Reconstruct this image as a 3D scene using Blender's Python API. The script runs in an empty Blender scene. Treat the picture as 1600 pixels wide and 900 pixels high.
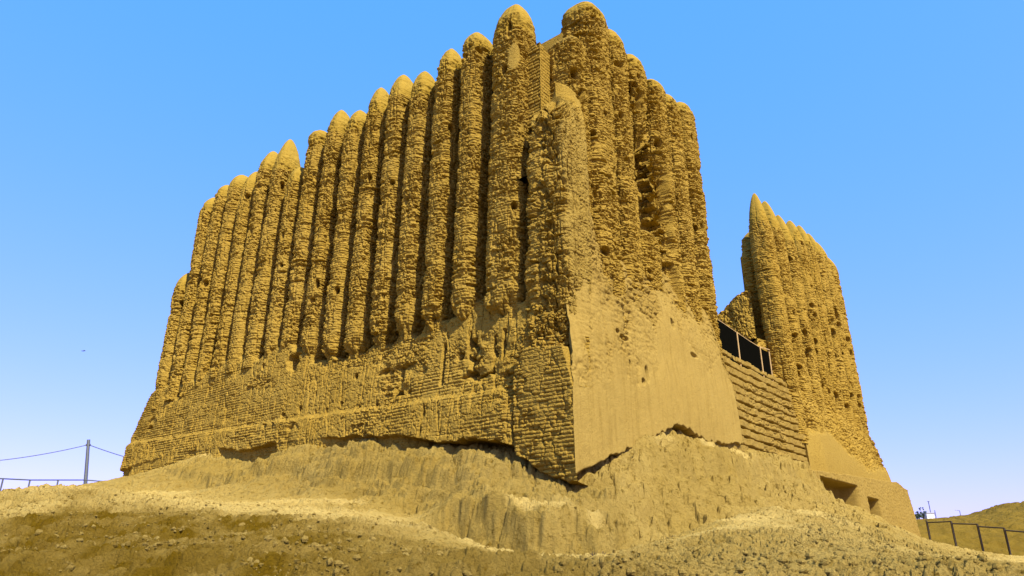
import bpy, math, random
import numpy as np
from mathutils import Vector

scene = bpy.context.scene
R_ = math.radians
# ------------------------------------------------------------------ camera
F_PX, HORIZON = 1096.0, 870.0                       # focal length and eye level in pixels of a 1600x900 frame
TILT = math.atan((HORIZON - 450) / F_PX)
cam_d = bpy.data.cameras.new("camera"); cam = bpy.data.objects.new("camera", cam_d)
scene.collection.objects.link(cam); scene.camera = cam
cam_d.sensor_width = 36; cam_d.lens = F_PX / 1600 * 36
cam_d.clip_start = .05; cam_d.clip_end = 12000
cam.location = (0, 0, 0)                            # eye level is z = 0, the visitor's feet stand at z = -1.6
cam.rotation_euler = (math.pi / 2 + TILT, 0, 0)
# ------------------------------------------------------------------ sky and sun
SUN_EL, SUN_AZ = R_(47), math.atan2(.500, -.866)    # behind the visitor, to the right
world = bpy.data.worlds.new("World"); scene.world = world; world.use_nodes = True
nt = world.node_tree; bg = nt.nodes["Background"]
sky = nt.nodes.new("ShaderNodeTexSky"); sky.sky_type = 'NISHITA'; sky.sun_disc = False
sky.sun_elevation = SUN_EL; sky.sun_rotation = SUN_AZ
sky.altitude = 200; sky.air_density = 1.0; sky.dust_density = .8; sky.ozone_density = 1.5
def skymix(kind, col, src):                         # the clear desert sky is paler low down and bluer overhead than the bare model
    x = nt.nodes.new("ShaderNodeMix"); x.data_type = 'RGBA'; x.blend_type = kind; x.inputs[0].default_value = 1
    x.inputs[7].default_value = (*col, 1); nt.links.new(src, x.inputs[6]); return x.outputs[2]
nt.links.new(skymix('ADD', (.0, 1.15, 3.0), skymix('MULTIPLY', (.53, .26, .5), sky.outputs[0])), bg.inputs[0])
bg.inputs[1].default_value = .15
sun_d = bpy.data.lights.new("sun", 'SUN'); sun_d.energy = 4.7; sun_d.angle = R_(.53); sun_d.color = (1, .905, .75)
sun = bpy.data.objects.new("sun", sun_d); scene.collection.objects.link(sun)
S = Vector((math.sin(SUN_AZ) * math.cos(SUN_EL), math.cos(SUN_AZ) * math.cos(SUN_EL), math.sin(SUN_EL)))
sun.rotation_euler = S.to_track_quat('Z', 'Y').to_euler(); sun.location = (20, -20, 40)
vs = scene.view_settings
vs.view_transform = 'Standard'; vs.look = 'None'; vs.exposure = 1.0; vs.gamma = 1; vs.use_curve_mapping = False

# ------------------------------------------------------------------ facade frames
CT, ST = math.cos(TILT), math.sin(TILT)
D0 = 18.0                                           # distance of the near corner
def ray(px, py):
    u, v = px - 800, 450 - py
    y = F_PX * CT - v * ST
    return np.array([u / y, 1, (F_PX * ST + v * CT) / y])
P0 = np.array([1.594, 18.0, 1.861])                 # foot of the near corner
TH = R_(39)
DR = np.array([math.sin(TH), math.cos(TH), 0]); NR = np.array([DR[1], -DR[0], 0])
DL = np.array([-DR[1], DR[0], 0]); NL = -DR
SIDE = {'L': (DL, NL), 'R': (DR, NR)}
def W(side, s, off, z):
    d, n = SIDE[side]
    s, off, z = np.broadcast_arrays(np.asarray(s, float), np.asarray(off, float), np.asarray(z, float))
    P = np.empty(s.shape + (3,))
    P[..., 0] = P0[0] + s * d[0] + off * n[0]
    P[..., 1] = P0[1] + s * d[1] + off * n[1]
    P[..., 2] = z
    return P

# ------------------------------------------------------------------ noise
def _h(*k):
    r = np.zeros(np.broadcast(*k).shape, np.uint32)
    for i, a in enumerate(k):
        r = (r ^ (np.asarray(a).astype(np.int64) & 0xffffffff).astype(np.uint32)) * np.uint32((0x9E3779B1, 0x85EBCA6B, 0xC2B2AE35)[i % 3])
        r ^= r >> np.uint32(15)
    r = r * np.uint32(0x27d4eb2f); r ^= r >> np.uint32(13)
    return (r & np.uint32(0xffffff)).astype(np.float32) / np.float32(0xffffff)
def sstep(a, b, x):
    t = np.clip((x - a) / (b - a), 0, 1); return t * t * (3 - 2 * t)
def vnoise(x, y, seed=0):
    x = np.asarray(x, float); y = np.asarray(y, float)
    xi, yi = np.floor(x), np.floor(y); fx, fy = x - xi, y - yi
    fx = fx ** 3 * (fx * (fx * 6 - 15) + 10); fy = fy ** 3 * (fy * (fy * 6 - 15) + 10)
    a = _h(xi, yi, seed); b = _h(xi + 1, yi, seed); c = _h(xi, yi + 1, seed); d = _h(xi + 1, yi + 1, seed)
    return (a + (b - a) * fx) * (1 - fy) + (c + (d - c) * fx) * fy
def fbm(x, y, seed=0, oct=4, gain=.5):
    r = 0; amp = 1; tot = 0
    for o in range(oct):
        r = r + amp * vnoise(x * 2.03 ** o + 7.3 * o, y * 2.03 ** o + 3.1 * o, seed + o * 101); tot += amp; amp *= gain
    return r / tot
def worley(x, y, seed=0):
    xi, yi = np.floor(x), np.floor(y)
    f1 = np.full(np.shape(x), 9., np.float32); f2 = f1.copy(); cid = np.zeros(np.shape(x), np.float32)
    for i in (-1, 0, 1):
        for j in (-1, 0, 1):
            cx, cy = xi + i, yi + j
            d = np.hypot(cx + _h(cx, cy, seed) - x, cy + _h(cx, cy, seed + 77) - y)
            near = d < f1
            f2 = np.where(near, f1, np.minimum(f2, d)); cid = np.where(near, _h(cx, cy, seed + 5), cid)
            f1 = np.where(near, d, f1)
    return f1, f2, cid
def bricks(u, v, seed, h=.1, ln=.34):
    r = np.floor(v / h); fv = v / h - r
    uu = u / ln + _h(r, r * 0 + 3, seed); c = np.floor(uu); fu = uu - c
    rnd = _h(r, c, seed + 9)
    edge = sstep(0, .22, fv) * sstep(0, .22, 1 - fv) * sstep(0, .09, fu) * sstep(0, .09, 1 - fu)
    return rnd, edge
def crumb(u, v, seed, size=.2, stretch=1.0):
    """lumps of weathered mud with crevices between them, 0 in a crevice .. 1 on a lump"""
    wx = u + .35 * size * (vnoise(u / size * 1.7, v / size * 1.7, seed + 40) - .5)
    wy = v + .35 * size * (vnoise(u / size * 1.7, v / size * 1.7, seed + 41) - .5)
    f1, f2, cid = worley(wx / size / stretch, wy / size, seed)
    return sstep(0, .42, f2 - f1) * (.45 + .55 * cid)
def crev(x, y, seed, a=.80, b=1.0, oct=3):
    """thin wandering cracks: 1 along a crack"""
    return sstep(a, b, 1 - np.abs(2 * fbm(x, y, seed, oct, .55) - 1) * 2.2)
def adobe(u, v, seed, er, smooth=None, brick=1.0, low=1.0):
    """outward displacement of an eroded mud-brick face; er 0..1 says how far the render has gone"""
    v = v + .05 * (fbm(u * .9, v * .5, seed + 60, 2) - .5)
    rnd, edge = bricks(u, v, seed)
    row = np.floor(v / .1); rowr = _h(row, np.floor(u / .9 + _h(row, row * 0, seed + 8) * 5), seed + 7)
    broken = sstep(.42, .66, fbm(u * 1.5, v * 1.1, seed + 11, 3))
    crumbs = sstep(.36, .60, fbm(u * 1.3, v * .8, seed + 12, 3))
    big = .16 * low * (fbm(u * .8, v * .6, seed + 1, 3) - .5)
    d = big - er * brick * (.035 * (1 - edge) + broken * (.08 * rnd ** 2 + .11 * rowr ** 3))
    d = d - er * crumbs * (.075 * crev(u * 2.0, v * 4.6, seed + 2, .74) + .08 * crev(u * 4.5, v * 8.0, seed + 3, .66))
    d = d - .04 * (1 - er) * crev(u * 3, v * 3.4, seed + 4)
    d = d - .06 * crev(u * 2.4, v * .35, seed + 14, .82)                     # rain runnels
    d = d + (.35 + .65 * er) * (.065 * (fbm(u * 4.0, v * 6.0, seed + 5, 3, .65) - .5) + .045 * (vnoise(u * 14, v * 19, seed + 13) - .5))
    if smooth is not None:
        soft = .6 * big + .014 * (fbm(u * 5, v * 3, seed + 6, 3) - .5)
        d = d * (1 - smooth) + soft * smooth
    return d
def hole(u, v, cu, cv, ru, rv, depth, seed=0):
    w = .35 * (fbm(u * 4, v * 4, seed + 31, 2) - .5)
    q = np.hypot((u - cu) / ru, (v - cv) / rv) + w
    return -depth * (1 - sstep(.55, 1.0, q))

# ------------------------------------------------------------------ mesh helpers
def link(name, me, mat=None, parent=None):
    o = bpy.data.objects.new(name, me); scene.collection.objects.link(o)
    if mat: me.materials.append(mat)
    if parent: o.parent = parent
    return o
def mesh_np(name, V, Q, attr=None, smooth=True):
    me = bpy.data.meshes.new(name)
    V = np.asarray(V, np.float32).reshape(-1, 3); Q = np.asarray(Q, np.int32)
    me.vertices.add(len(V)); me.vertices.foreach_set('co', V.ravel())
    n = len(Q); me.loops.add(n * 4); me.loops.foreach_set('vertex_index', Q.ravel())
    me.polygons.add(n); me.polygons.foreach_set('loop_start', np.arange(0, n * 4, 4, dtype=np.int32))
    me.update(calc_edges=True)
    me.polygons.foreach_set('use_smooth', np.full(n, smooth))
    if attr:
        for k, a in attr.items():
            at = me.attributes.new(k, 'FLOAT', 'POINT'); at.data.foreach_set('value', np.asarray(a, np.float32).ravel())
    return me
def gridquads(n, m, wrap=False, flip=False):
    i = np.arange(n - 1)[:, None]; j = np.arange(m if wrap else m - 1)[None, :]
    j2 = (j + 1) % m
    q = np.stack([i * m + j, i * m + j2, (i + 1) * m + j2, (i + 1) * m + j], -1).reshape(-1, 4)
    return q[:, ::-1] if flip else q
def grid_obj(name, V, mat, parent=None, attr=None, wrap=False, flip=False, smooth=True):
    n, m = V.shape[:2]
    return link(name, mesh_np(name, V, gridquads(n, m, wrap, flip), attr, smooth), mat, parent)
def pad(a, f):
    """frame a grid by one ring taken from f (closes the sheet backwards into the wall)"""
    return np.pad(a, 1, mode='edge') if f is None else np.pad(a, 1, constant_values=f)
class MB:
    """collects boxes and bars, builds them as one mesh"""
    def __init__(s): s.v = []; s.f = []
    def bar(s, a, b, r, n=8, r2=None):
        a, b = Vector(a), Vector(b); ax = (b - a).normalized()
        x = ax.orthogonal().normalized(); y = ax.cross(x); k = len(s.v); r2 = r if r2 is None else r2
        for p, q in ((a, r), (b, r2)):
            for i in range(n):
                t = 2 * math.pi * (i + .5) / n; s.v.append(p + (x * math.cos(t) + y * math.sin(t)) * q)
        for i in range(n): s.f.append((k + i, k + (i + 1) % n, k + n + (i + 1) % n, k + n + i))
        s.f.append(tuple(range(k + n - 1, k - 1, -1))); s.f.append(tuple(range(k + n, k + 2 * n)))
    def box(s, o, ex, ey, ez):
        o, ex, ey, ez = map(Vector, (o, ex, ey, ez)); k = len(s.v)
        for c in (0, 1):
            for a, b in ((0, 0), (1, 0), (1, 1), (0, 1)): s.v.append(o + ex * a + ey * b + ez * c)
        s.f += [(k + 3, k + 2, k + 1, k), (k + 4, k + 5, k + 6, k + 7)] + [(k + i, k + (i + 1) % 4, k + 4 + (i + 1) % 4, k + 4 + i) for i in range(4)]
    def build(s, name, mat, parent=None, smooth=False):
        me = bpy.data.meshes.new(name); me.from_pydata([tuple(v) for v in s.v], [], s.f); me.update()
        if smooth: me.polygons.foreach_set('use_smooth', [True] * len(me.polygons))
        return link(name, me, mat, parent)
def thing(name, label, cat, loc=(0, 0, 0), group=None):
    o = bpy.data.objects.new(name, None); scene.collection.objects.link(o); o.location = loc
    return tag(o, label, cat, group)
def tag(o, label=None, cat=None, group=None, kind=None):
    for k, v in (('label', label), ('category', cat), ('group', group), ('kind', kind)):
        if v: o[k] = v
    return o

# ------------------------------------------------------------------ materials
def earth(name, c1, c2, c3, bump=.6, s1=.35, s2=5.0, fine=26.0, dark=None, speck=None, pl=None, streak=None):
    """mud and soil: large and small stains, dark specks with crevice shade painted in; 'plaster' and 'dark' are per-point tints of the surface itself"""
    m = bpy.data.materials.new(name); m.use_nodes = True; t = m.node_tree; N = t.nodes; L = t.links
    b = N['Principled BSDF']; b.inputs['Roughness'].default_value = .95; b.inputs['Specular IOR Level'].default_value = .03
    tc = N.new('ShaderNodeTexCoord')
    def noise(sc, det=5, ro=.6):
        n = N.new('ShaderNodeTexNoise'); n.inputs['Scale'].default_value = sc; n.inputs['Detail'].default_value = det
        n.inputs['Roughness'].default_value = ro; L.new(tc.outputs['Object'], n.inputs['Vector']); return n.outputs['Fac']
    def ramp(src, a, z):
        r = N.new('ShaderNodeMapRange'); r.inputs[1].default_value = a; r.inputs[2].default_value = z; r.clamp = True
        L.new(src, r.inputs[0]); return r.outputs[0]
    def mix(fac, a, c):
        x = N.new('ShaderNodeMix'); x.data_type = 'RGBA'; L.new(fac, x.inputs[0])
        for i, q in ((6, a), (7, c)):
            if isinstance(q, tuple): x.inputs[i].default_value = (*q, 1)
            else: L.new(q, x.inputs[i])
        return x.outputs[2]
    col = mix(ramp(noise(s1), .35, .65), c1, c2)
    col2 = mix(ramp(noise(s2, 6, .65), .38, .68), c1, c3)
    x = N.new('ShaderNodeMix'); x.data_type = 'RGBA'; x.inputs[0].default_value = .5
    L.new(col, x.inputs[6]); L.new(col2, x.inputs[7]); col = x.outputs[2]
    at = N.new('ShaderNodeAttribute'); at.attribute_name = 'plaster'
    col = mix(at.outputs['Fac'], col, pl or tuple(min(.8, k * 1.2) for k in c2))
    if dark:
        at2 = N.new('ShaderNodeAttribute'); at2.attribute_name = 'dark'
        col = mix(at2.outputs['Fac'], col, dark)
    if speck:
        col = mix(ramp(noise(speck[0], 5, .75), .55, .68), col, speck[1])  # dark specks: stains and debris, plus crevice shade painted into the colour
    if streak:                                      # rain has drawn darker runs down the face
        mp = N.new('ShaderNodeMapping'); mp.inputs['Scale'].default_value = (3.2, 3.2, .28); L.new(tc.outputs['Object'], mp.inputs[0])
        sn = N.new('ShaderNodeTexNoise'); sn.inputs['Scale'].default_value = 1.6; sn.inputs['Detail'].default_value = 7; sn.inputs['Roughness'].default_value = .7
        L.new(mp.outputs[0], sn.inputs['Vector']); r = N.new('ShaderNodeMapRange'); r.inputs[1].default_value = .50; r.inputs[2].default_value = .80; r.inputs[4].default_value = .75
        L.new(sn.outputs['Fac'], r.inputs[0]); col = mix(r.outputs[0], col, streak)
    L.new(col, b.inputs['Base Color'])
    b0 = N.new('ShaderNodeBump'); b0.inputs['Strength'].default_value = bump; b0.inputs['Distance'].default_value = 2.2 / fine
    L.new(noise(fine * .45, 8, .72), b0.inputs['Height'])
    bp = N.new('ShaderNodeBump'); bp.inputs['Strength'].default_value = bump; bp.inputs['Distance'].default_value = .8 / fine
    L.new(noise(fine, 6, .7), bp.inputs['Height']); L.new(b0.outputs[0], bp.inputs['Normal']); L.new(bp.outputs[0], b.inputs['Normal'])
    return m
def plain(name, c, rough=.6, metal=0, sc=8, var=.25):
    m = bpy.data.materials.new(name); m.use_nodes = True; t = m.node_tree; b = t.nodes['Principled BSDF']
    b.inputs['Roughness'].default_value = rough; b.inputs['Metallic'].default_value = metal
    tc = t.nodes.new('ShaderNodeTexCoord'); n = t.nodes.new('ShaderNodeTexNoise'); n.inputs['Scale'].default_value = sc
    t.links.new(tc.outputs['Object'], n.inputs['Vector'])
    x = t.nodes.new('ShaderNodeMix'); x.data_type = 'RGBA'; t.links.new(n.outputs['Fac'], x.inputs[0])
    x.inputs[6].default_value = (*[k * (1 - var) for k in c], 1); x.inputs[7].default_value = (*[min(1, k * (1 + var)) for k in c], 1)
    t.links.new(x.outputs[2], b.inputs['Base Color']); return m
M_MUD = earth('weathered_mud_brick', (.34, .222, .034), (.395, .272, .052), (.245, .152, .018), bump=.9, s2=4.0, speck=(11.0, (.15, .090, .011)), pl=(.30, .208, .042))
M_PLASTER = earth('mud_plaster', (.245, .166, .035), (.265, .188, .044), (.19, .125, .025), bump=.45, s2=2.4, streak=(.17, .11, .020))
M_CAP = earth('mud_cap', (.27, .178, .024), (.30, .205, .032), (.22, .14, .016), bump=.4)
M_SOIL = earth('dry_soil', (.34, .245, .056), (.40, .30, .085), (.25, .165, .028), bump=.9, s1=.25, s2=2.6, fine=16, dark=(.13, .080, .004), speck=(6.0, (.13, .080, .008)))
M_HILL = earth('scrubby_hill', (.16, .108, .014), (.20, .140, .026), (.10, .062, .007), bump=.5, s1=.08, s2=.7, fine=3)
M_STEEL = plain('dull_steel', (.10, .11, .11), .55, .5)
M_DARKSTEEL = plain('brown_steel', (.035, .024, .012), .6, .3)
M_BLACK = plain('matte_black', (.003, .003, .002), 1.0)
M_BLACK.node_tree.nodes['Principled BSDF'].inputs['Specular IOR Level'].default_value = 0
M_POST = plain('sandy_timber', (.42, .28, .10), .8)

# ------------------------------------------------------------------ ground
CP = []          # known ground points: seen direction and distance
def g(px, *rows):
    for py, Y in rows:
        r = ray(px, py) * Y; CP.append((r[0], r[1], r[2]))
for px in range(-400, 2001, 300): g(px, (902, 6))
g(-300, (800, 13), (815, 24), (830, 40)); g(-100, (788, 14), (800, 22), (800, 40))
g(0, (840, 9.5), (772, 15), (784, 24), (783, 40), (800, 60)); g(60, (830, 10), (760, 16), (782, 26), (780, 40))
g(130, (850, 9), (800, 12.5), (755, 17.5), (772, 26), (778, 42), (790, 60))
g(195, (850, 9), (800, 13.5), (775, 19), (763, 25), (753, 33.8))
g(320, (850, 9), (800, 14), (784, 18), (770, 25.6), (736, 27.4), (707, 29.4))
g(460, (840, 9), (800, 14.5), (783, 18.5), (775, 22.0), (738, 23.6), (714, 24.4), (695, 25.6))
g(560, (850, 9), (803, 14.3), (786, 18.6), (779, 20.3), (740, 21.6), (712, 22.2), (690, 23.3))
g(660, (860, 9), (835, 12), (815, 15.6), (800, 18.2), (791, 19.0), (745, 20.2), (720, 20.6), (706, 21.3))
g(705, (838, 14.6), (825, 17.1), (793, 17.6), (782, 18.6)); g(760, (880, 9.5), (850, 14.6), (838, 16.55), (797, 16.9), (776, 17.5), (745, 18.9), (714, 19.6))
g(800, (866, 12.5), (854, 15.0), (846, 16.2), (804, 16.5), (786, 17.3)); g(850, (882, 9), (868, 13.4), (856, 15.6), (817, 15.9), (784, 17.4), (765, 17.9), (748, 18.5))
g(900, (877, 11.5), (866, 14.4), (858, 15.5), (829, 15.8), (788, 17.3), (758, 18.05))
g(960, (868, 12.5), (858, 15.4), (845, 16.6), (806, 17.3), (772, 17.9), (742, 18.6), (722, 19.5))
g(1010, (842, 17.2), (770, 18.9), (722, 19.7)); g(1050, (848, 13.5), (832, 18.2), (790, 19.2), (718, 20.4), (698, 21.4), (676, 22.3))
g(1120, (850, 10), (816, 15.3), (808, 19.4), (780, 20.6), (716, 22.3), (704, 23.2), (697, 24.4))
g(1200, (850, 9.5), (820, 12), (790, 16.5), (786, 22.0), (770, 23.6), (728, 25.6), (716, 27.2), (710, 28.6))
g(1240, (788, 23.5), (770, 26), (734, 28.0), (724, 29.3)); g(1262, (835, 11), (794, 18), (789, 24), (775, 28.5), (740, 30.3), (724, 31.2)); g(1276, (792, 29.5), (780, 30.6))
g(1300, (840, 11), (803, 19), (797, 24), (794, 29), (790, 32.4)); g(1322, (795, 30), (791, 33.6)); g(1345, (850, 11), (803, 24), (793, 35))
g(1375, (819, 26), (811, 39)); g(1437, (880, 9), (854, 18), (844, 29), (839, 46))
g(1500, (886, 9), (864, 22), (859, 31)); g(1600, (896, 8), (880, 16), (868, 29)); g(1800, (902, 8), (884, 24))
g(1450, (874, 12), (864, 15), (856, 22), (850, 28), (848, 34), (851, 38), (850, 42)); g(1550, (881, 13), (875, 22), (869, 30), (868, 34), (867, 40), (864, 46)); g(1650, (880, 30), (878, 38))
g(175, (758, 36)); g(185, (754, 34.6))
for x in (-8, -4, 0, 4, 8):
    CP += [(x, 1.5, -1.5), (x, -1.5, -1.62), (x * 2, -6, -1.65)]
CP += [(8, 32, 4), (17, 40, 2.6), (0, 40, 4), (24, 60, 2.5), (-14, 48, 3.4), (33, 52, .3), (34, 64, -.2), (0, 60, 2.8), (-30, 60, 1.5), (-40, 30, -.5), (40, 30, -.6)]
CP = np.array(CP)
def _kern(r): return np.sqrt(r * r + .015)
_A = np.zeros((len(CP) + 3,) * 2); _n = len(CP)
_A[:_n, :_n] = _kern(np.hypot(CP[:, None, 0] - CP[None, :, 0], CP[:, None, 1] - CP[None, :, 1])) - np.eye(_n) * .008
_A[:_n, _n] = 1; _A[:_n, _n + 1:] = CP[:, :2]; _A[_n:, :_n] = _A[:_n, _n:].T
_w = np.linalg.solve(_A, np.r_[CP[:, 2], 0, 0, 0])
def terrain0(x, y):
    sh = np.shape(x); x = np.ravel(x); y = np.ravel(y); r = np.zeros(x.shape)
    for i in range(_n): r += _w[i] * _kern(np.hypot(x - CP[i, 0], y - CP[i, 1]))
    r += _w[_n] + _w[_n + 1] * x + _w[_n + 2] * y
    far = sstep(45, 75, np.hypot(x, y - 15)); r = np.clip(r, -2.2, 5.5)
    return (r * (1 - far) - 2.0 * far).reshape(sh)
def _line(pts):
    P = np.array([ray(a, b) * Y for a, b, Y in pts]); return P[:, 0], P[:, 1]
SCARPS = [(_line([(660, 806, 17.9), (705, 796, 17.5), (745, 786, 17.2), (800, 808, 16.5), (860, 822, 16.0), (930, 832, 16.1), (990, 812, 17.3)]), .34, 1.1),
          (_line([(985, 730, 19.3), (1050, 716, 20.5), (1120, 713, 22.4), (1200, 727, 25.7), (1255, 740, 29.2)]), .26, .9),
          (_line([(250, 752, 28.4), (380, 745, 25.2), (460, 738, 23.7), (560, 738, 21.7), (660, 744, 20.3), (740, 742, 19.2)]), .16, .8)]
def scarps(x, y):
    z = 0 * x
    for (lx, ly), h, w in SCARPS:
        d = y - np.interp(x, lx, ly) - .55 * (fbm(x * 1.5, x * 0, 91, 4) - .5)
        z = z + h * (2 * sstep(-.13, .13, d) - 1) * np.exp(-(d / w) ** 2) * sstep(lx[0] - .2, lx[0] + .9, x) * sstep(lx[-1] + .2, lx[-1] - .9, x)
    return z
def terrain(x, y):
    z = terrain0(x, y)
    e = .12
    gx = (terrain0(x + e, y) - z) / e; gy = (terrain0(x, y + e) - z) / e
    slope = np.hypot(gx, gy)
    near = 1 - sstep(40, 70, np.hypot(x, y))
    bank = sstep(.32, .75, slope) * sstep(13.5, 16.5, y)
    sl = (x - P0[0]) * DL[0] + (y - P0[1]) * DL[1]; sr = (x - P0[0]) * DR[0] + (y - P0[1]) * DR[1]
    a = np.where(x < 3.0, sl, sr)
    # rain rills down the bank, lumps everywhere
    wob = fbm(x * 1.4, y * 1.4, 5, 3)
    q = z / .42 + 1.3 * fbm(x * .5, y * .5, 7, 3); fq = q - np.floor(q)          # harder layers stand out as small ledges
    z = z + .8 * bank * .42 * (np.floor(q) + sstep(.30, .62, fq) - q)
    dn = np.where(x < 3.0, sr, sl)
    rill = 1 - np.abs(2 * fbm(a * 2.6 + wob * 1.6, dn * .7 + z * .3, 21, 3, .5) - 1)
    z = z - bank * (.20 * (rill - .6) + .22 * crev(a * 1.6 + wob, dn * 1.3, 23, .62) + .12 * (fbm(a * 3.2, dn * 3.2, 24, 3) - .5))
    hf = 1 - .45 * bank
    side = 1 - .55 * sstep(6, 10, x)
    z = z + scarps(x, y)
    z = z + near * side * (.22 * (fbm(x * .45, y * .45, 31, 3) - .5) + .14 * (fbm(x * 1.5, y * 1.5, 33, 4) - .5))
    # clods and straw-strewn rubble lie in patches
    patch = sstep(.40, .58, fbm(x * .4, y * .4, 41, 4))
    rough = np.clip(.25 + .6 * patch + .8 * darkmask(x, y), 0, 1)
    ux = x * .94 + y * .34; uy = -x * .34 + y * .94
    z = z - near * rough * hf * (.15 * crev(ux * 1.3, uy * 3.2, 51, .5) + .09 * crev(ux * 3, uy * 7, 53, .4) + .05 * crev(ux * 7, uy * 15, 54, .4))
    z = z + near * hf * (.35 + .65 * rough) * (.17 * (fbm(ux * 2.8, uy * 6, 55, 4, .7) - .5) + .04 * (vnoise(ux * 10, uy * 22, 57) - .5))
    return z
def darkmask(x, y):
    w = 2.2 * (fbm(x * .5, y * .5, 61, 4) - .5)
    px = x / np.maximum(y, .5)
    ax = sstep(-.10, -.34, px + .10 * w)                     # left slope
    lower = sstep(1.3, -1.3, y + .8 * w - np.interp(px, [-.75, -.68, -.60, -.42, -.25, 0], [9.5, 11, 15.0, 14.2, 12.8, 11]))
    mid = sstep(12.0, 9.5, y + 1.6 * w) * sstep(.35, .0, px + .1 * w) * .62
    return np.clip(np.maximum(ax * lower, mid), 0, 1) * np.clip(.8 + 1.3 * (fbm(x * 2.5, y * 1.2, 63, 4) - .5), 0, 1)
ang = np.concatenate([np.arange(-180, -42, 3.0), np.linspace(-42, 44, 1150), np.arange(47, 180, 3.0)])
rad = np.concatenate([np.linspace(.2, 4.4, 30), np.exp(np.linspace(math.log(4.5), math.log(48), 640)), np.exp(np.linspace(math.log(50), math.log(6000), 60))])
A_, Rr = np.meshgrid(np.radians(ang), rad)
gx, gy = Rr * np.sin(A_), Rr * np.cos(A_)
gz = terrain(gx, gy)
dk = np.clip(darkmask(gx, gy), 0, 1)
e_ = .15; z0_ = terrain0(gx, gy); slope_ = np.hypot((terrain0(gx + e_, gy) - z0_) / e_, (terrain0(gx, gy + e_) - z0_) / e_)
nz_ = fbm(gx * .9, gy * .9, 65, 4) - .5
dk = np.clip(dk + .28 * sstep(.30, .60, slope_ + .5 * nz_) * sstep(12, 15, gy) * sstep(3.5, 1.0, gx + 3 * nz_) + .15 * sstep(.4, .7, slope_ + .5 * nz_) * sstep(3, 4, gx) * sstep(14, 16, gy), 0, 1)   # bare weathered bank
dust = sstep(.30, .12, slope_ + .25 * nz_) * sstep(12, 14, gy) * (1 - dk)
for a_, b_, c_, r_ in ((830, 797, 17.0, .7), (885, 806, 16.8, .8), (940, 812, 16.9, .6), (1055, 702, 21.2, .8), (1110, 706, 22.9, .9), (1160, 710, 24.9, .9), (700, 830, 15.8, .7), (760, 846, 15.2, .7), (820, 858, 14.7, .7), (890, 868, 14.2, .7), (1240, 797, 17.5, 1.4), (1300, 798, 21, 1.8)):
    q_ = ray(a_, b_) * c_; dust = np.maximum(dust, 1 - sstep(.4, 1.1, np.hypot((gx - q_[0]) / r_, (gy - q_[1]) / r_) + .9 * nz_))   # pale dust settles on the flat ledges
z2_ = z0_ + scarps(gx, gy); s2_ = np.hypot((terrain0(gx + e_, gy) + scarps(gx + e_, gy) - z2_) / e_, (terrain0(gx, gy + e_) + scarps(gx, gy + e_) - z2_) / e_)
dust = dust * sstep(.85, .30, s2_ + .5 * nz_) * .85
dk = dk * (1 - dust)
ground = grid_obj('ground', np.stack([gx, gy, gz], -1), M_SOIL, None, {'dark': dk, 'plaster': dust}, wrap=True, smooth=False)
tag(ground, 'bare sandy ground and eroded mound in front of the ruin', kind='structure')

# hill behind the fence on the right
X_, Y_ = np.meshgrid(np.concatenate([np.linspace(12, 60, 200), np.linspace(62, 260, 60)]), np.concatenate([np.linspace(40, 70, 160), np.linspace(72, 420, 60)]))
def hill_z(x, y):
    u = x / y
    base = np.where(y < 52, -.5 + (.0450 * 52 + .5) * sstep(40, 52, y), .0450 * y)
    bump = 1.25 * np.exp(-((x - 41.5) / 3.9) ** 2 - ((y - 58) / 7) ** 2) + .9 * np.exp(-((x - 47) / 5) ** 2 - ((y - 60) / 8) ** 2)
    lowr = 1 - .06 * sstep(.57, .61, u) * sstep(70, 110, y)
    return base * lowr + bump
hz = hill_z(X_, Y_) + (.35 * (fbm(X_ * .5, Y_ * .5, 71, 4) - .5) + .25 * (crumb(X_, Y_, 73, .7) - .5)) * (1 - sstep(60, 120, Y_))
tag(grid_obj('hill', np.stack([X_, Y_, hz], -1), M_HILL, None, {'plaster': hz * 0}), 'low scrubby brown hill beyond the fence on the right', kind='structure')

# ------------------------------------------------------------------ the fortress
fort = thing('mud_brick_fortress', 'huge ruined mud-brick fortress with rows of tall fluted half-round columns on an eroded mound', 'fortress', (P0[0], P0[1], P0[2]))
INV = -Vector(P0)
def part(name, V, mat, attr=None, wrap=False, flip=False, parent=None):
    o = grid_obj(name, V - P0, mat, parent or fort, attr, wrap, flip, mat is not M_MUD)
    return o

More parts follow.
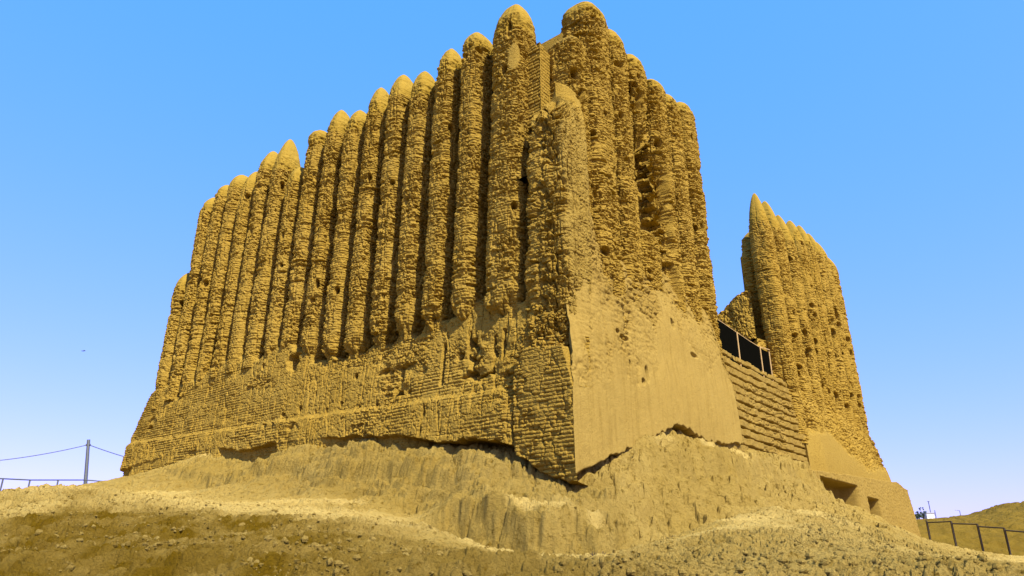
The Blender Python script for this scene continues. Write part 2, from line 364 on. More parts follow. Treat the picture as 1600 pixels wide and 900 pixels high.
def column(side, s, zb, zt, rx, ry, off, lean=.01, cap=1.3, seed=0, er=1.0, res=.032, pits=0, holes=(), shape=None, leans=0.0, capr=2.2, apex=0., smooth_patch=None, split=True, sfun=None, mat=None, sq=3.2, capq=.55, flat=0., ragged=False, rough=1.):
    nf = int(max(rx, ry) * 3.4 / res)
    th = np.concatenate([np.linspace(-1.9, 1.9, nf), np.linspace(1.9, 2 * math.pi - 1.9, 12)[1:-1]])
    nz = int((zt - zb) / res); z = zb + (zt - zb) * np.linspace(0, 1, nz) ** 1.0
    # crowd a few rows at the very tip
    T, Z = np.meshgrid(th, z)
    t = np.clip((Z - (zt - cap)) / cap, 0, 1)
    k = np.clip(1 - t ** capr, 0, 1) ** capq
    u = T * rx + s * 3.7; v = Z
    rng = random.Random(seed)
    smooth = .75 * sstep(zt - cap * rng.uniform(.55, .8), zt - cap * .4, Z + .3 * (fbm(u * 1.5, v * 0 + seed, seed + 90, 2) - .5))
    if smooth_patch:
        a, b, c, d = smooth_patch
        smooth = np.maximum(smooth, 1 - sstep(.85, 1.0, np.hypot((T - a) / c, (Z - b) / d)))
    d = adobe(u, v, seed, er, smooth, 1.0, .35) * rough
    for _ in range(pits):
        d = d + (1 - smooth) * hole(u, v, s * 3.7 + rng.uniform(-1.3, 1.3) * rx, rng.uniform(zb + 2, zt - 1.2), rng.uniform(.08, .19), rng.uniform(.10, .26), rng.uniform(.35, .6), seed + _)
    for (ht, hzv, ru, rv, dp) in holes:
        d = d + hole(u, v, s * 3.7 + ht * rx, hzv, ru, rv, dp, seed + 17)
    kx = 1.0 + .04 * (fbm(Z * .35, T * 0 + 1, seed + 92, 2) - .5)
    if shape is not None:
        sh = shape(Z, T); kx = kx * sh; d = d * np.clip(sh * 1.8, 0, 1)
    cx = s + leans * (Z - zb) + .05 * (fbm(Z * .25, Z * 0 + seed, seed + 93, 2) - .5) + apex * t ** 2
    if sfun is not None: cx = cx + sfun(Z)
    if ragged:
        kx = kx * (.45 + .55 * sstep(-.15, .75, Z - zb + .9 * (fbm(T * 1.6, Z * 1.5, seed + 95, 3) - .5)))
    kx = kx * (np.abs(np.cos(T)) ** sq + np.abs(np.sin(T)) ** sq) ** (-1 / sq)
    rX = np.maximum(rx * kx * k + d * np.minimum(1, k * 1.6), .0); rY = np.maximum(ry * kx * k * (1 - flat * (1 - k)) + d * np.minimum(1, k * 1.6), .0)
    V = W(side, cx + rX * np.sin(T), off - lean * (Z - zb) - .25 * t ** 2 * 0 + rY * np.cos(T), Z)
    flip = side == 'R'
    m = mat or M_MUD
    if not split:
        return part('column', V, m, {'plaster': smooth}, True, flip)
    kc = int(nz * (1 - cap * .8 / (zt - zb)))
    o = part('column', V[:kc + 1], m, {'plaster': smooth[:kc + 1] * .5}, True, flip)
    part('cap', V[kc:], M_CAP, {'plaster': smooth[kc:] * .3}, True, flip, parent=o)
    return o

# --- left facade: seventeen columns, nearest first
LC = [(2.78, 18.9, .88), (4.38, 18.55, .68), (5.74, 18.6, .66), (7.10, 18.25, .66), (8.40, 18.72, .65), (9.74, 18.75, .65), (11.08, 18.15, .64),
      (12.45, 18.8, .65), (13.80, 18.1, .64), (15.05, 16.75, .62), (16.48, 18.88, .68), (17.75, 18.72, .62), (19.05, 18.05, .61), (20.33, 18.3, .61),
      (21.55, 18.2, .60), (22.95, 17.9, .64), (24.25, 13.9, .66)]
for i, (s, zt, r) in enumerate(LC):
    zb = float(np.interp(s, [0, 1.7, 2.7, 3.6, 5, 6.3, 9, 11.5, 14.3, 17, 19.4, 21.6, 23.2, 26], [7.2, 7.2, 7.0, 7.2, 7.1, 7.2, 7.0, 7.0, 7.7, 7.7, 7.7, 7.2, 7.2, 6.5])) - .35
    er = .85 if i < 9 else .75
    capt = [1.5, 1.1, 1.5, 1.5, 1.4, 1.6, 1.3, 1.5, .8, 1.0, 1.9, 1.3, 1.2, 1.0, .9, 1.1, 1.2][i]
    capr = [2.4, 3.2, 2.2, 2.2, 2.0, 1.9, 2.2, 1.8, 5.0, 2.5, 1.7, 2.0, 1.8, 3.0, 2.6, 2.6, 2.4][i]
    column('L', s, zb, zt, r * (.82 if i == 0 else .72), .70, -.80, .010, capt * 1.35, 100 + i * 7, er, .030 if i < 8 else .036, pits=(5 if i == 0 else 2), capr=capr,
           apex=[0, .1, .1, .15, .15, .2, .15, .2, 0, .1, .1, .1, .1, .1, .1, .1, .1][i], leans=[-.012, -.006, -.004][i] if i < 3 else (.02 if i == 14 else 0.005 if i > 10 else 0),
           capq=.62, smooth_patch=(-.62, 16.0, .30, .62) if i == 0 else None, holes=((-.30, 17.5, .11, .25, .35),) if i == 0 else (), ragged=i < 10)

# --- right facade, main block
def rag(Z, T):
    return sstep(14.3, 15.3, Z + .5 * (fbm(T * 2, Z * 1.2, 400, 3) - .5)) * (1 - .25 * sstep(17.5, 15.5, Z) * sstep(.35, .6, fbm(T * 2.5, Z * 1.6, 401, 3)))
def ruin4(Z, T):
    cut = sstep(15.0, 13.5, Z) * sstep(10.0, 11.0, Z) * sstep(.1, -.5, T + .6 * (fbm(T * 2, Z * 1.5, 402, 3) - .5))
    low = sstep(8.7, 8.9, Z) * sstep(10.3, 10.1, Z) * sstep(.15, -.15, T + .5 * (Z - 9.6))
    return 1 - cut * (.45 + .4 * bricks(T * .7, Z, 403, .24, .5)[0]) - .48 * low
RC = [(3.02, 19.35, .88, .78), (4.62, 19.4, .68, .7), (6.05, 19.1, .70, .7), (7.72, 18.8, .78, .7), (9.25, 19.0, .68, .68), (10.72, 19.45, .70, .7)]
column('R', 6.05, 6.0, 11.1, .70, .7, -1.0, .004, .6, 315, 1.0, .030, pits=4, capr=3.0, split=False)
for i, (s, zt, rx, ry) in enumerate(RC):
    column('R', s, 14.2 if i == 2 else 6.0, zt, rx * .86, ry * 1.06, -1.0, .004, [1.2, 1.5, 1.3, 1.0, 1.2, 1.2][i], 300 + i * 7, 1.0, .030, pits=[12, 12, 26, 5, 4, 7][i], capr=[3.2, 2.2, 2.4, 3.4, 2.4, 2.2][i],
           shape={2: rag, 3: ruin4}.get(i), apex=[-.1, 0, .1, .15, .05, .1][i],
           holes=[((.35, 18.2, .14, .22, .4),), ((-.1, 17.3, .17, .24, .45),), (), ((-.35, 13.7, .16, .22, .4),), ((-.3, 18.3, .14, .3, .25),), ()][i])
# the broken stub beside the first column and the smooth rounded pier at the corner
column('R', 1.78, 10.0, 17.0, .50, .70, -1.05, 0, .7, 371, 1.0, .030, pits=7, capr=3.5, holes=((.5, 15.2, .2, .2, .5),), split=False)
def pier_shape(Z, T):
    return 1.0 + .24 * sstep(9.5, 6.2, Z) + .05 * np.sin(Z * 1.3)
nf = 110
def pier():
    rx = .78; zb, zt = 5.0, 14.0
    th = np.linspace(-math.pi, math.pi, 240)[:-1]; z = np.linspace(zb, zt, 300); T, Z = np.meshgrid(th, z)
    t = np.clip((Z - (zt - 1.3)) / 1.3, 0, 1); k = np.sqrt(np.clip(1 - t ** 2.6, 0, 1))
    # squarish plan that follows both walls; the top is a broken slope
    sq = (np.abs(np.cos(T)) ** 4.5 + np.abs(np.sin(T)) ** 4.5) ** (-1 / 4.5)
    rightish = sstep(.55, 1.0, T + .7 * (fbm(T * 1.5, Z * .9, 880, 3) - .5)) * sstep(2.6, 2.2, T) * sstep(14.0, 12.4, Z + 1.6 * (fbm(T * 2, Z * .8, 888, 3) - .5))   # the right-hand face keeps its plaster
    u = T * rx * 1.2; v = Z
    er = 1 - .7 * rightish
    d = adobe(u, v, 881, er) - (1 - rightish) * (.16 * crev(u * 1.4, v * 1.3, 883, .66) + .10 * (vnoise(u * 2.2, v * 2.6, 886) - .5)) + .10 * (fbm(u * 1.6, v * 1.6, 884, 3) - .5) + .04 * rightish * (fbm(u * 7, v * .8, 885, 3) - .5)
    r = (rx * sq * np.interp(Z, [5, 6.2, 7.5, 9.5, 14], [.5, .80, .98, .98, .92]) * k + d * np.minimum(1, 1.6 * k))
    cs, co = .90, -.90
    cut = (.55 * np.cos(T) + 1.3 * (fbm(np.cos(T) * 1.4 + 5, np.sin(T) * 1.4 + 5, 887, 3) - .5)) * sstep(11.8, 13.9, Z)
    V = W('L', cs + .03 - r * 1.04 * np.sin(T) + .22 * sstep(9.5, 6.5, Z) * np.clip(-np.sin(T), 0, 1), co + r * np.cos(T), Z - cut)
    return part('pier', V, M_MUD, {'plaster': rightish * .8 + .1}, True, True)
o = pier(); o['label'] = 'broad rounded pier at the near corner, its right side smooth with plaster'

# --- far wing on the right
FC = [(20.0, 18.45, .56), (21.85, 18.85, .56), (23.8, 18.8, .58), (25.8, 19.3, .58), (27.7, 19.7, .56), (29.5, 19.8, .54), (31.1, 19.75, .50), (32.6, 19.2, .58)]
for i, (s, zt, r) in enumerate(FC):
    column('R', s, 5.0, zt, r, .74 if i else .60, -.90 if i else -.76, .012, [2.4, 2.5, 2.4, 2.1, 2.1, 2.0, 1.8, 1.3][i], 500 + i * 7, .8, .034, pits=(18 if i else 0), capr=[1.0, 1.1, 1.0, 1.05, 1.0, 1.05, 1.1, 1.6][i], leans=.0 if i > 2 else -.04 + .012 * i, apex=.05, capq=.58, rough=.8)

# --- curtain walls behind the columns
def curtain(name, side, s0, s1, zb, ztop, front, thick, seed, res=.06, cave=None):
    ns = int((s1 - s0) / res); s = np.linspace(s0, s1, ns); zt = np.array([ztop(q) for q in s]) + .25 * (fbm(s * 1.3, s * 0, seed, 3) - .5)
    nz = int((zt.max() - zb) / res); w = np.linspace(0, 1, nz)[:, None]
    Sx = np.broadcast_to(s, (nz, ns)); Z = zb + (zt - zb) * w
    off = front - .010 * (Z - zb) + adobe(Sx, Z, seed, 1.0)
    if cave is not None: off = off + cave(Sx, Z)
    back = np.full((1, ns), front - thick)
    V = W(side, np.vstack([Sx, Sx[:1], Sx[:1]]), np.vstack([off, back, back]), np.vstack([Z, zt[None] - .05, np.full((1, ns), zb)]))
    e = W(side, np.full(V.shape[0], s0), np.full(V.shape[0], front - thick), V[:, 0, 2])[:, None]
    e2 = W(side, np.full(V.shape[0], s1), np.full(V.shape[0], front - thick), V[:, 0, 2])[:, None]
    e2[:, 0, 2] = V[:, -1, 2]
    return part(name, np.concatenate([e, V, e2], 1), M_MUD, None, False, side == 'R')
def top_between(cols, drop):
    xs = [c[0] for c in cols]; zs = [c[1] for c in cols]
    def f(q):
        i = int(np.argsort([abs(q - x) for x in xs])[0]); j = int(np.argsort([abs(q - x) for x in xs])[1])
        return min(zs[i], zs[j]) - drop
    return f
curtain('curtain_wall', 'L', 1.6, 24.4, 6.0, lambda q: (15.2 if q < 3.3 else top_between(LC, 1.1)(q) if q < 22.6 else 13.2), -1.30, 1.5, 701)
def cavef(Sx, Z):
    q = np.hypot((Sx - 6.5) / 1.4, (Z - 12.9) / 2.6) + .6 * (fbm(Sx * 1.5, Z * 1.5, 705, 3) - .5)
    rnd, _ = bricks(Sx * 1.6, Z, 706, .26, .6); r2, _ = bricks(Sx * 2.5, Z, 707, .13, .4)
    ring = sstep(.3, .6, q) * sstep(1.25, .95, q)
    return -3.4 * (1 - sstep(.35, .98, q + .45 * (rnd - .5))) - ring * (.8 * (rnd > .55) + .35 * (r2 > .6))
curtain('curtain_wall', 'R', 1.2, 11.2, 6.0, lambda q: (15.2 if q < 2.3 else top_between(RC, 1.3)(q)), -1.35, 5.0, 711, .04, cavef)
curtain('curtain_wall', 'R', 21.0, 32.4, 5.0, top_between(FC, 2.9), -1.35, 1.3, 721)
def torn_section():
    a = np.arange(0, 3.4, .028); z = np.arange(10.7, 15.3, .028); Ax, Z = np.meshgrid(a, z)
    zz = Z + .10 * (fbm(Ax * 1.2, Z * .6, 750, 3) - .5); h = .27
    row = np.floor(zz / h); fv = zz / h - row
    rnd, _ = bricks(Ax, zz, 751, h, .55); r2, e2 = bricks(Ax, zz, 752, .135, .34)
    d = .42 * _h(row, row * 0, 753) ** 1.5 + .45 * (rnd > .5) * rnd + .12 * r2 + .04 * (1 - e2) + .22 * sstep(.35, .1, fv) + .10 * (fbm(Ax * 5, Z * 5, 754, 3) - .5)
    sS = 6.62 + d + .10 * np.abs(Z - 12.9) * 0
    o = part('torn_section', W('R', sS, -.72 - Ax, Z), M_MUD, None)
    o['label'] = 'torn brick ledges inside the dark breach of the right-hand columns'
torn_section()
# broken end of the far wing, seen end-on
def endf(Z):
    return np.interp(Z, [4, 7, 9, 10.5, 12, 13.5, 15, 16.2, 17.2], [1.3, 1.2, 1.0, .75, .15, -.15, -.15, .2, .7])
column('R', 20.35, 4.6, 17.0, .55, .78, -1.5, .0, 1.1, 741, 1.0, .036, pits=10, capr=2.0, split=False, sfun=endf)
# the brick-faced pilaster rebuilt between the last left column and the corner
def brick_pilaster():
    n, m = 150, 90
    ss = np.concatenate([np.full(m // 2, 0.), np.linspace(0, 1, m - m // 2)])   # first half: right face, second: left face
    w = np.linspace(0, 1, n)[:, None]
    zb, zt = 13.3, 16.55
    a = np.linspace(-1, 1, m)[None]                     # -1..0 along the right face, 0..1 along the left face
    sL = np.where(a < 0, 1.43, 1.43 + .75 * a) + w * 0
    of = np.where(a < 0, -.75 + 1.0 * a, -.75) + w * 0
    Z = zb + (zt - .35 * np.clip(-a, 0, 1) - zb) * w
    U = a * .9 + w * 0
    rnd, edge = bricks(U, Z + np.where(U < 0, .0, 0), 771, .13, .30)
    rough = np.where(a < 0, .35, 1.0)
    d = -(.06 * (1 - edge) + .05 * rnd) * rough
    sL = sL - np.where(a < 0, d, 0); of = of + np.where(a >= 0, d, 0)
    V = W('L', sL, of, Z)
    c = W('L', np.full((1, m), 2.1), np.full((1, m), -2.2), np.full((1, m), zt - .2)); c0 = c.copy(); c0[..., 2] = zb
    V = np.concatenate([c0, V, c], 0)
    o = part('pilaster', V, M_MUD, None)
    o['label'] = 'square rebuilt brick pilaster with a sharp edge high between two columns'
brick_pilaster()

# --- left lower wall
def ledge_z(s): return np.interp(s, [0, 1.7, 2.7, 3.6, 5, 6.3, 9, 11.5, 14.3, 17, 19.4, 21.6, 23.2, 26], [7.4, 7.35, 7.15, 7.5, 7.3, 7.4, 7.2, 7.25, 8.0, 8.05, 8.05, 7.6, 7.7, 7.7])
def edge_z(s): return np.interp(s, [0, .5, 1.0, 2.0, 2.6, 3.0, 3.7, 4.7, 5.6, 6.5, 8.6, 12.2, 14.5, 15.5, 17, 21, 23.5, 25.3, 27], [2.0, 2.05, 2.25, 2.78, 3.02, 3.05, 3.1, 3.12, 3.3, 3.55, 3.72, 3.92, 3.95, 3.85, 4.1, 4.3, 4.02, 3.9, 3.6])
def left_wall():
    res = .028
    s = np.concatenate([np.arange(1.5, 12, res), np.arange(12, 25.6, res * 1.3)]); z = np.arange(1.2, 8.6, res)
    Sx, Z = np.meshgrid(s, z)
    n1 = fbm(Sx * .8, Z * .8, 801, 4)
    lz = ledge_z(Sx) + .9 * (fbm(Sx * 1.4, Sx * 0, 803, 3) - .5)
    er = .12 + .75 * sstep(.44, .60, fbm(Sx * .45, Z * .9, 805, 4))
    # clean coursed panels low down and at the far end
    coursed = sstep(5.9, 5.3, Z + .5 * (n1 - .5)) * np.maximum(sstep(2.2, 3, Sx) * sstep(7.6, 6.6, Sx), sstep(11, 15, Sx) * .9)
    coursed = np.maximum(coursed, sstep(16, 17, Sx) * sstep(7.9, 7.3, Z))
    d = adobe(Sx, Z, 807, er * (1 - .8 * coursed), None, .8, .7)
    rnd, edge = bricks(Sx, Z + .02 * np.sin(Sx * 1.1), 809, .105, .36)
    d = d - coursed * sstep(.3, .6, fbm(Sx * .7, Z * 2.0, 808, 3)) * (.035 * (1 - sstep(.0, .35, (Z / .105) % 1) * sstep(0, .35, 1 - (Z / .105) % 1)) + .02 * rnd)
    # ledge, battered upper slope
    bat = np.interp(s, [0, 2, 9, 12, 14, 26], [.11, .11, .10, .075, .05, .045])[None]
    off = -bat * np.clip(Z - 3.2, 0, 9) - .95 * sstep(-.30, .30, Z - lz)
    # lumpy fallen patches
    for (cu, cv, ru, rv, dp) in ((7.0, 5.45, 1.25, .62, .26), (3.35, 5.55, 1.25, .85, .26), (14.2, 4.55, .9, .28, .10), (12.6, 4.5, .5, .2, .08), (9.6, 7.05, 1.4, .45, .45), (24.0, 5.9, .5, .35, .25), (22.6, 7.0, .9, .5, .25)):
        q = np.hypot((Sx - cu) / ru, (Z - cv) / rv) + .55 * (fbm(Sx * 2.1, Z * 2.1, 811, 3) - .5)
        mk = 1 - sstep(.78, 1.0, q)
        d = d * (1 - .3 * mk) - mk * (dp * (.1 + 1.5 * crev(Sx * 1.5, Z * 1.5, 813, .55) - 1.0 * (fbm(Sx * 2.4, Z * 2.4, 814, 3) - .5)) + .02)
    for cu in (6.4, 7.7, 9.05, 10.4, 11.75, 13.1):     # dark pockets where the flutes end
        d = d + hole(Sx, Z, cu + .1, 7.15 + .1 * math.sin(cu * 7), .40, .42, .65, int(cu * 13))
    # a step-out: the lower band of the wall stands proud
    band = sstep(4.55, 4.35, Z - .028 * Sx + .1 * (fbm(Sx * 1.2, Sx * 0, 815, 2) - .5) + .05) * sstep(1.9, 2.4, Sx)
    off = off + .12 * band
    # open joints
    for (cu, z0, z1, w) in ((5.60, 3.1, 4.4, .05), (2.02, 2.8, 5.0, .07), (5.05, 4.9, 6.4, .10), (4.0, 5.6, 6.6, .06), (20.6, 4.6, 5.0, .06), (2.6, 5.3, 6.4, .06)):
        c = cu + .16 * (fbm(Z * 1.6, Z * 0, 817 + int(cu * 9), 3) - .5)
        d = d - .30 * (1 - sstep(w * .5, w, np.abs(Sx - c))) * sstep(z0, z0 + .2, Z) * sstep(z1, z1 - .2, Z)
    # small dark holes
    rng = random.Random(4)
    for (cu, cv) in ((8.9, 4.75), (9.9, 5.0), (10.7, 4.85), (12.3, 5.1), (13.3, 5.0), (11.5, 5.6), (8.0, 4.7), (18, 6.9), (15.2, 7.2), (9.3, 5.9)):
        d = d + hole(Sx, Z, cu, cv, rng.uniform(.06, .12), rng.uniform(.1, .18), .35, int(cu * 10))
    # the undercut foot
    ez = edge_z(Sx) + .16 * (fbm(Sx * 2.4, Sx * 0 + 2, 819, 4) - .5) + .05 * (vnoise(Sx * 9, Sx * 0, 821) - .5)
    deep = np.interp(s, [0, 2.2, 2.9, 3.2, 5.0, 5.6, 6.5, 12, 14, 16, 21, 23, 25.5], [.7, .8, .9, .9, .9, .6, .22, .18, .3, .18, .14, .4, .2])[None] * np.where(s > 6, .12 + .88 * sstep(.40, .56, fbm(s * .55, s * 0, 825, 3)), 1)[None]
    off = off - deep * sstep(.03, -.05, Z - ez)
    off = off + d
    # far end batters outwards towards the foot
    Sx2 = Sx + np.interp(Z, [2, 3.4, 5.5, 7.2, 8.5], [.75, .55, .35, -.6, -1.0]) * sstep(23.2, 25.5, Sx)
    V = np.stack([Sx2, off, Z], -1)
    V = np.concatenate([np.stack([Sx2[:, :1], off[:, :1] * 0 - 2.4, Z[:, :1]], -1), V, np.stack([Sx2[:, -1:], off[:, -1:] * 0 - 3.0, Z[:, -1:]], -1)], 1)
    V = np.concatenate([V, V[-1:] * [1, 0, 1] + [0, -2.4, 0]], 0)
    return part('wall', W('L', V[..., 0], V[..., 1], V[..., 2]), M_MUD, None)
left_wall()

# --- rebuilt brick block at the near corner (left side of the edge) and the plastered right-hand wall
def corner_block():
    res = .026
    s = np.arange(0, 2.0, res); z = np.arange(1.0, 5.75, res); Sx, Z = np.meshgrid(s, z); Zt = Z; Z = Z + .05 * (fbm(Sx * 1.2, Z * .8, 830, 3) - .5)
    h = .105
    rnd, edge = bricks(Sx, Z, 831, h, .34)
    fv = (Z / h) % 1
    wear = sstep(.35, .65, fbm(Sx * 1.6, Z * 1.6, 834, 3)); d = -(.010 + .026 * wear) * (1 - sstep(0, .3, fv) * sstep(0, .3, 1 - fv)) - (.014 + .05 * wear * (rnd > .7)) * rnd - .05 * crev(Sx * 1.6, Z * 1.1, 836, .84) + .02 * (fbm(Sx * 3, Z * 3, 833, 3) - .5) - .02 * (1 - crumb(Sx, Z, 835, .1, 1.8))
    right = 2.0 + .10 * (fbm(Z * 2, Z * 0, 837, 3) - .5) - .1 * sstep(4.6, 4.0, Z) * 0
    top = np.interp(s, [0, .3, 1.6, 2.0], [4.2, 5.35, 5.5, 5.4])[None]
    off = d + .06 - .9 * sstep(-.05, .10, Z - top - .06 * (fbm(Sx * 4, Sx * 0, 839, 2) - .5))
    ez = edge_z(Sx) - .22 + .22 * (fbm(Sx * 2.6, Sx * 0 + 5, 841, 4) - .5)
    off = off - .62 * sstep(.04, -.10, Z - ez) - .10 * sstep(.5, .0, Z - ez) * sstep(.35, .55, fbm(Sx * 2, Z * 3, 843, 3))
    V = np.stack([Sx, off, Z], -1)
    back = np.stack([Sx[:, -1:], off[:, -1:] * 0 - 1.2, Z[:, -1:]], -1); b0 = np.stack([Sx[:, :1], off[:, :1] * 0 - .5, Z[:, :1]], -1)
    V = np.concatenate([b0 + [.45, 0, 0], V, back], 1); V = np.concatenate([V, V[-1:] * [1, 0, 1] + [.3, -.7, 0]], 0)
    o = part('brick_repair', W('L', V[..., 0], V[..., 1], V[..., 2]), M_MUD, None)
    o['label'] = 'neat square block of new mud-brick courses at the near corner'
corner_block()
def redge_z(s): return np.interp(s, [0, .5, 1.55, 2.4, 3.4, 4.4, 5.5, 6.0, 6.7, 7.8, 9.0, 10.0, 11.2, 12], [1.95, 2.12, 2.45, 2.72, 3.08, 3.42, 3.78, 4.0, 3.95, 3.74, 3.75, 3.86, 3.98, 4])
def right_wall():
    res = .028
    s = np.arange(-.03, 11.3, res); z = np.arange(1.0, 11.2, res); Sx, Z = np.meshgrid(s, z)
    plaster_top = np.interp(s, [0, .8, 1.6, 3.4, 4.2, 5.0, 6.0, 6.6, 7.4, 8.5, 9.4, 10.2, 11.3], [4.7, 4.9, 5.1, 5.4, 6.4, 6.6, 8.3, 8.0, 7.0, 7.0, 6.5, 6.9, 6.9])[None]
    n = fbm(Sx * .9, Z * .9, 851, 4)
    sm = sstep(.7, -.5, Z - plaster_top + 2.4 * (n - .5))
    sm = np.maximum(sm, .8 * sstep(.5, .62, fbm(Sx * .6, Z * .35, 852, 3)) * sstep(9.5, 7, Z))
    rough = adobe(Sx, Z, 853, .8, None, .6) - .10 * (1 - crumb(Sx, Z, 855, .30, .9)) * sstep(.45, .6, fbm(Sx * .8, Z * .8, 856, 3))
    # fine vertical water streaks in the plaster
    soft = .09 * (fbm(Sx * .7, Z * .6, 857, 4) - .5) + .010 * (fbm(Sx * 7, Z * .8, 858, 3) - .5) + .008 * (fbm(Sx * 9, Z * 9, 859, 3) - .5)
    d = rough * (1 - sm) + soft * sm
    high = sstep(3.0, 1.2, Sx)
    off = -.10 * sstep(4.5, 7, Z) - .85 * sstep(7.0, 11.4, Z) * (1 - .82 * high)
    # corner edge curls inward above the block
    off = off - .3 * sstep(4.2, 7.4, Z) * sstep(.9, 0, Sx)
    for (cu, cv, ru, rv, dp) in ((6.5, 7.55, .13, .22, .5), (3.2, 5.45, .10, .13, .3), (4.2, 5.3, .12, .3, .25), (2.6, 6.3, .12, .1, .25), (3.0, 6.2, .3, .1, .15), (3.9, 5.0, .12, .12, .2), (7.9, 6.7, .35, .1, .12)):
        d = d + hole(Sx, Z, cu, cv, ru, rv, dp, int(cu * 31))
    ez = redge_z(Sx) + .10 * (fbm(Sx * 2.2, Sx * 0 + 2, 861, 3) - .5) + .14 * (vnoise(Sx * 6, Sx * 0, 862) - .5) * sstep(.5, 2, Sx)
    off = off - .55 * sstep(.02, -.05, Z - ez); under = .66 * sstep(.02, -.05, Z - ez) * sstep(1.2, 0, Sx)
    off = off + d * np.maximum(sstep(-.03, .3, Sx), sstep(4.2, 4.7, Z))
    # far end: the plastered foot reaches further than the columns above it
    Sx2 = Sx - np.interp(Z, [4, 6.6, 7.0, 8, 11], [0, .15, .7, .9, .7]) * sstep(10.2, 11.3, Sx) + np.interp(Z, [4.1, 5.4, 6.2, 8, 9, 11.2], [0, .24, .34, .36, .34, .34]) * sstep(2.2, -.03, Sx) + under + .05 * (vnoise(Z * 4, Z * 0, 866) - .35) * sstep(.4, -.03, Sx)
    V = np.stack([Sx2, off, Z], -1)
    V = np.concatenate([np.stack([Sx2[:, :1] + .8, off[:, :1] * 0 - .9, Z[:, :1]], -1), V, np.stack([Sx2[:, -1:], off[:, -1:] * 0 - 2.5, Z[:, -1:]], -1)], 1)
    V = np.concatenate([V, V[-1:] * [1, 0, 1] + [0, -2.5, 0]], 0)
    sp = np.pad(sm, ((0, 1), (1, 1)), mode='edge')
    o = part('wall', W('R', V[..., 0], V[..., 1], V[..., 2]), M_PLASTER, {'plaster': sp * .6}, False, True)
    o['label'] = 'smooth sunlit plastered wall right of the near corner'
right_wall()
# rubble shoulder round the corner between block, pier and columns
def shoulder():
    th = np.linspace(-math.pi, math.pi, 260)[:-1]; z = np.linspace(4.4, 8.4, 150); T, Z = np.meshgrid(th, z)
    sq = (np.abs(np.cos(T)) ** 3.0 + np.abs(np.sin(T)) ** 3.0) ** (-1 / 3.0)
    u = T * 1.4; d = adobe(u, Z, 871, 1.0) - .14 * (1 - crumb(u, Z, 873, .34, .8))
    r = np.interp(Z, [4.4, 5.3, 6.2, 7.3, 8.4], [1.32, 1.30, 1.22, 1.02, .7]) * sq + d
    V = W('L', 1.36 - r * .88 * np.sin(T), -1.33 + r * np.cos(T), Z)
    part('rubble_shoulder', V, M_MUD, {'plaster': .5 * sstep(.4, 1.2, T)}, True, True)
shoulder()

# --- stepped mud-brick courses in the breach, and what stands behind it
def stepped():
    res = .035
    s = np.arange(9.4, 20.6, res); z = np.arange(2.6, 7.85, .02); Sx, Z = np.meshgrid(s, z)
    h = .36
    zz = Z + .05 * (fbm(Sx * .5, Sx * 0, 901, 2) - .5)
    row = np.floor(zz / h); fv = zz / h - row
    off = -.15 - .035 * (row - 10) - .22 * sstep(.30, .16, fv) + .05 * sstep(.9, 1.0, fv) * 0
    worn = sstep(.45, .6, fbm(Sx * .5, Z * 1.1, 903, 3))
    off = off - .13 * (_h(row, np.floor(Sx / .5 + row * .37), 905) - .5) - .10 * sstep(.93, .97, (Sx / .5 + row * .37) % 1) + .06 * (fbm(Sx * 4, Z * 4, 907, 3) - .5) - .06 * worn * (1 - crumb(Sx, Z, 909, .2, 1.6))
    right = np.interp(Z, [3.4, 4.4, 6, 7.5, 7.9], [20.6, 20.4, 20.2, 18.8, 18.4])
    V = np.stack([Sx, off, Z], -1)
    V = np.concatenate([V, V[-1:] * [1, 0, 1] + [0, -3.5, 0]], 0)
    o = part('stepped_brickwork', W('R', V[..., 0], V[..., 1], V[..., 2]), M_PLASTER, None, False, True)
    o['label'] = 'receding courses of mud brick with dark joints filling the breach'
stepped()
def inner_wall():
    # stands square to the right facade, inside the breach; its bricks are in shade
    res = .05
    a = np.arange(0, 9.0, res); z = np.linspace(0, 1, 130); Ax, Wz = np.meshgrid(a, z)
    top = np.interp(a, [0, .3, 1.0, 1.9, 5, 9], [13.0, 13.0, 12.7, 12.0, 9.8, 8.5])[None]
    Z = 5.5 + (top - 5.5) * Wz
    d = adobe(Ax, Z, 921, 1.0) + .10 * np.abs(np.sin(Ax * 2.6)) * sstep(4.2, 3.8, Ax)
    sS = 19.4 - d
    V = W('R', sS, -1.8 - Ax, Z)
    V = np.concatenate([V, W('R', sS[-1:] + 1.0, -1.8 - Ax[-1:], Z[-1:] - .05), W('R', sS[-1:] * 0 + 20.6, -1.8 - Ax[-1:], Z[:1] * 0 + 5.5)], 0)
    o = part('inner_wall', V, M_MUD, None); o['label'] = 'shaded inner wall standing across the breach'
inner_wall()

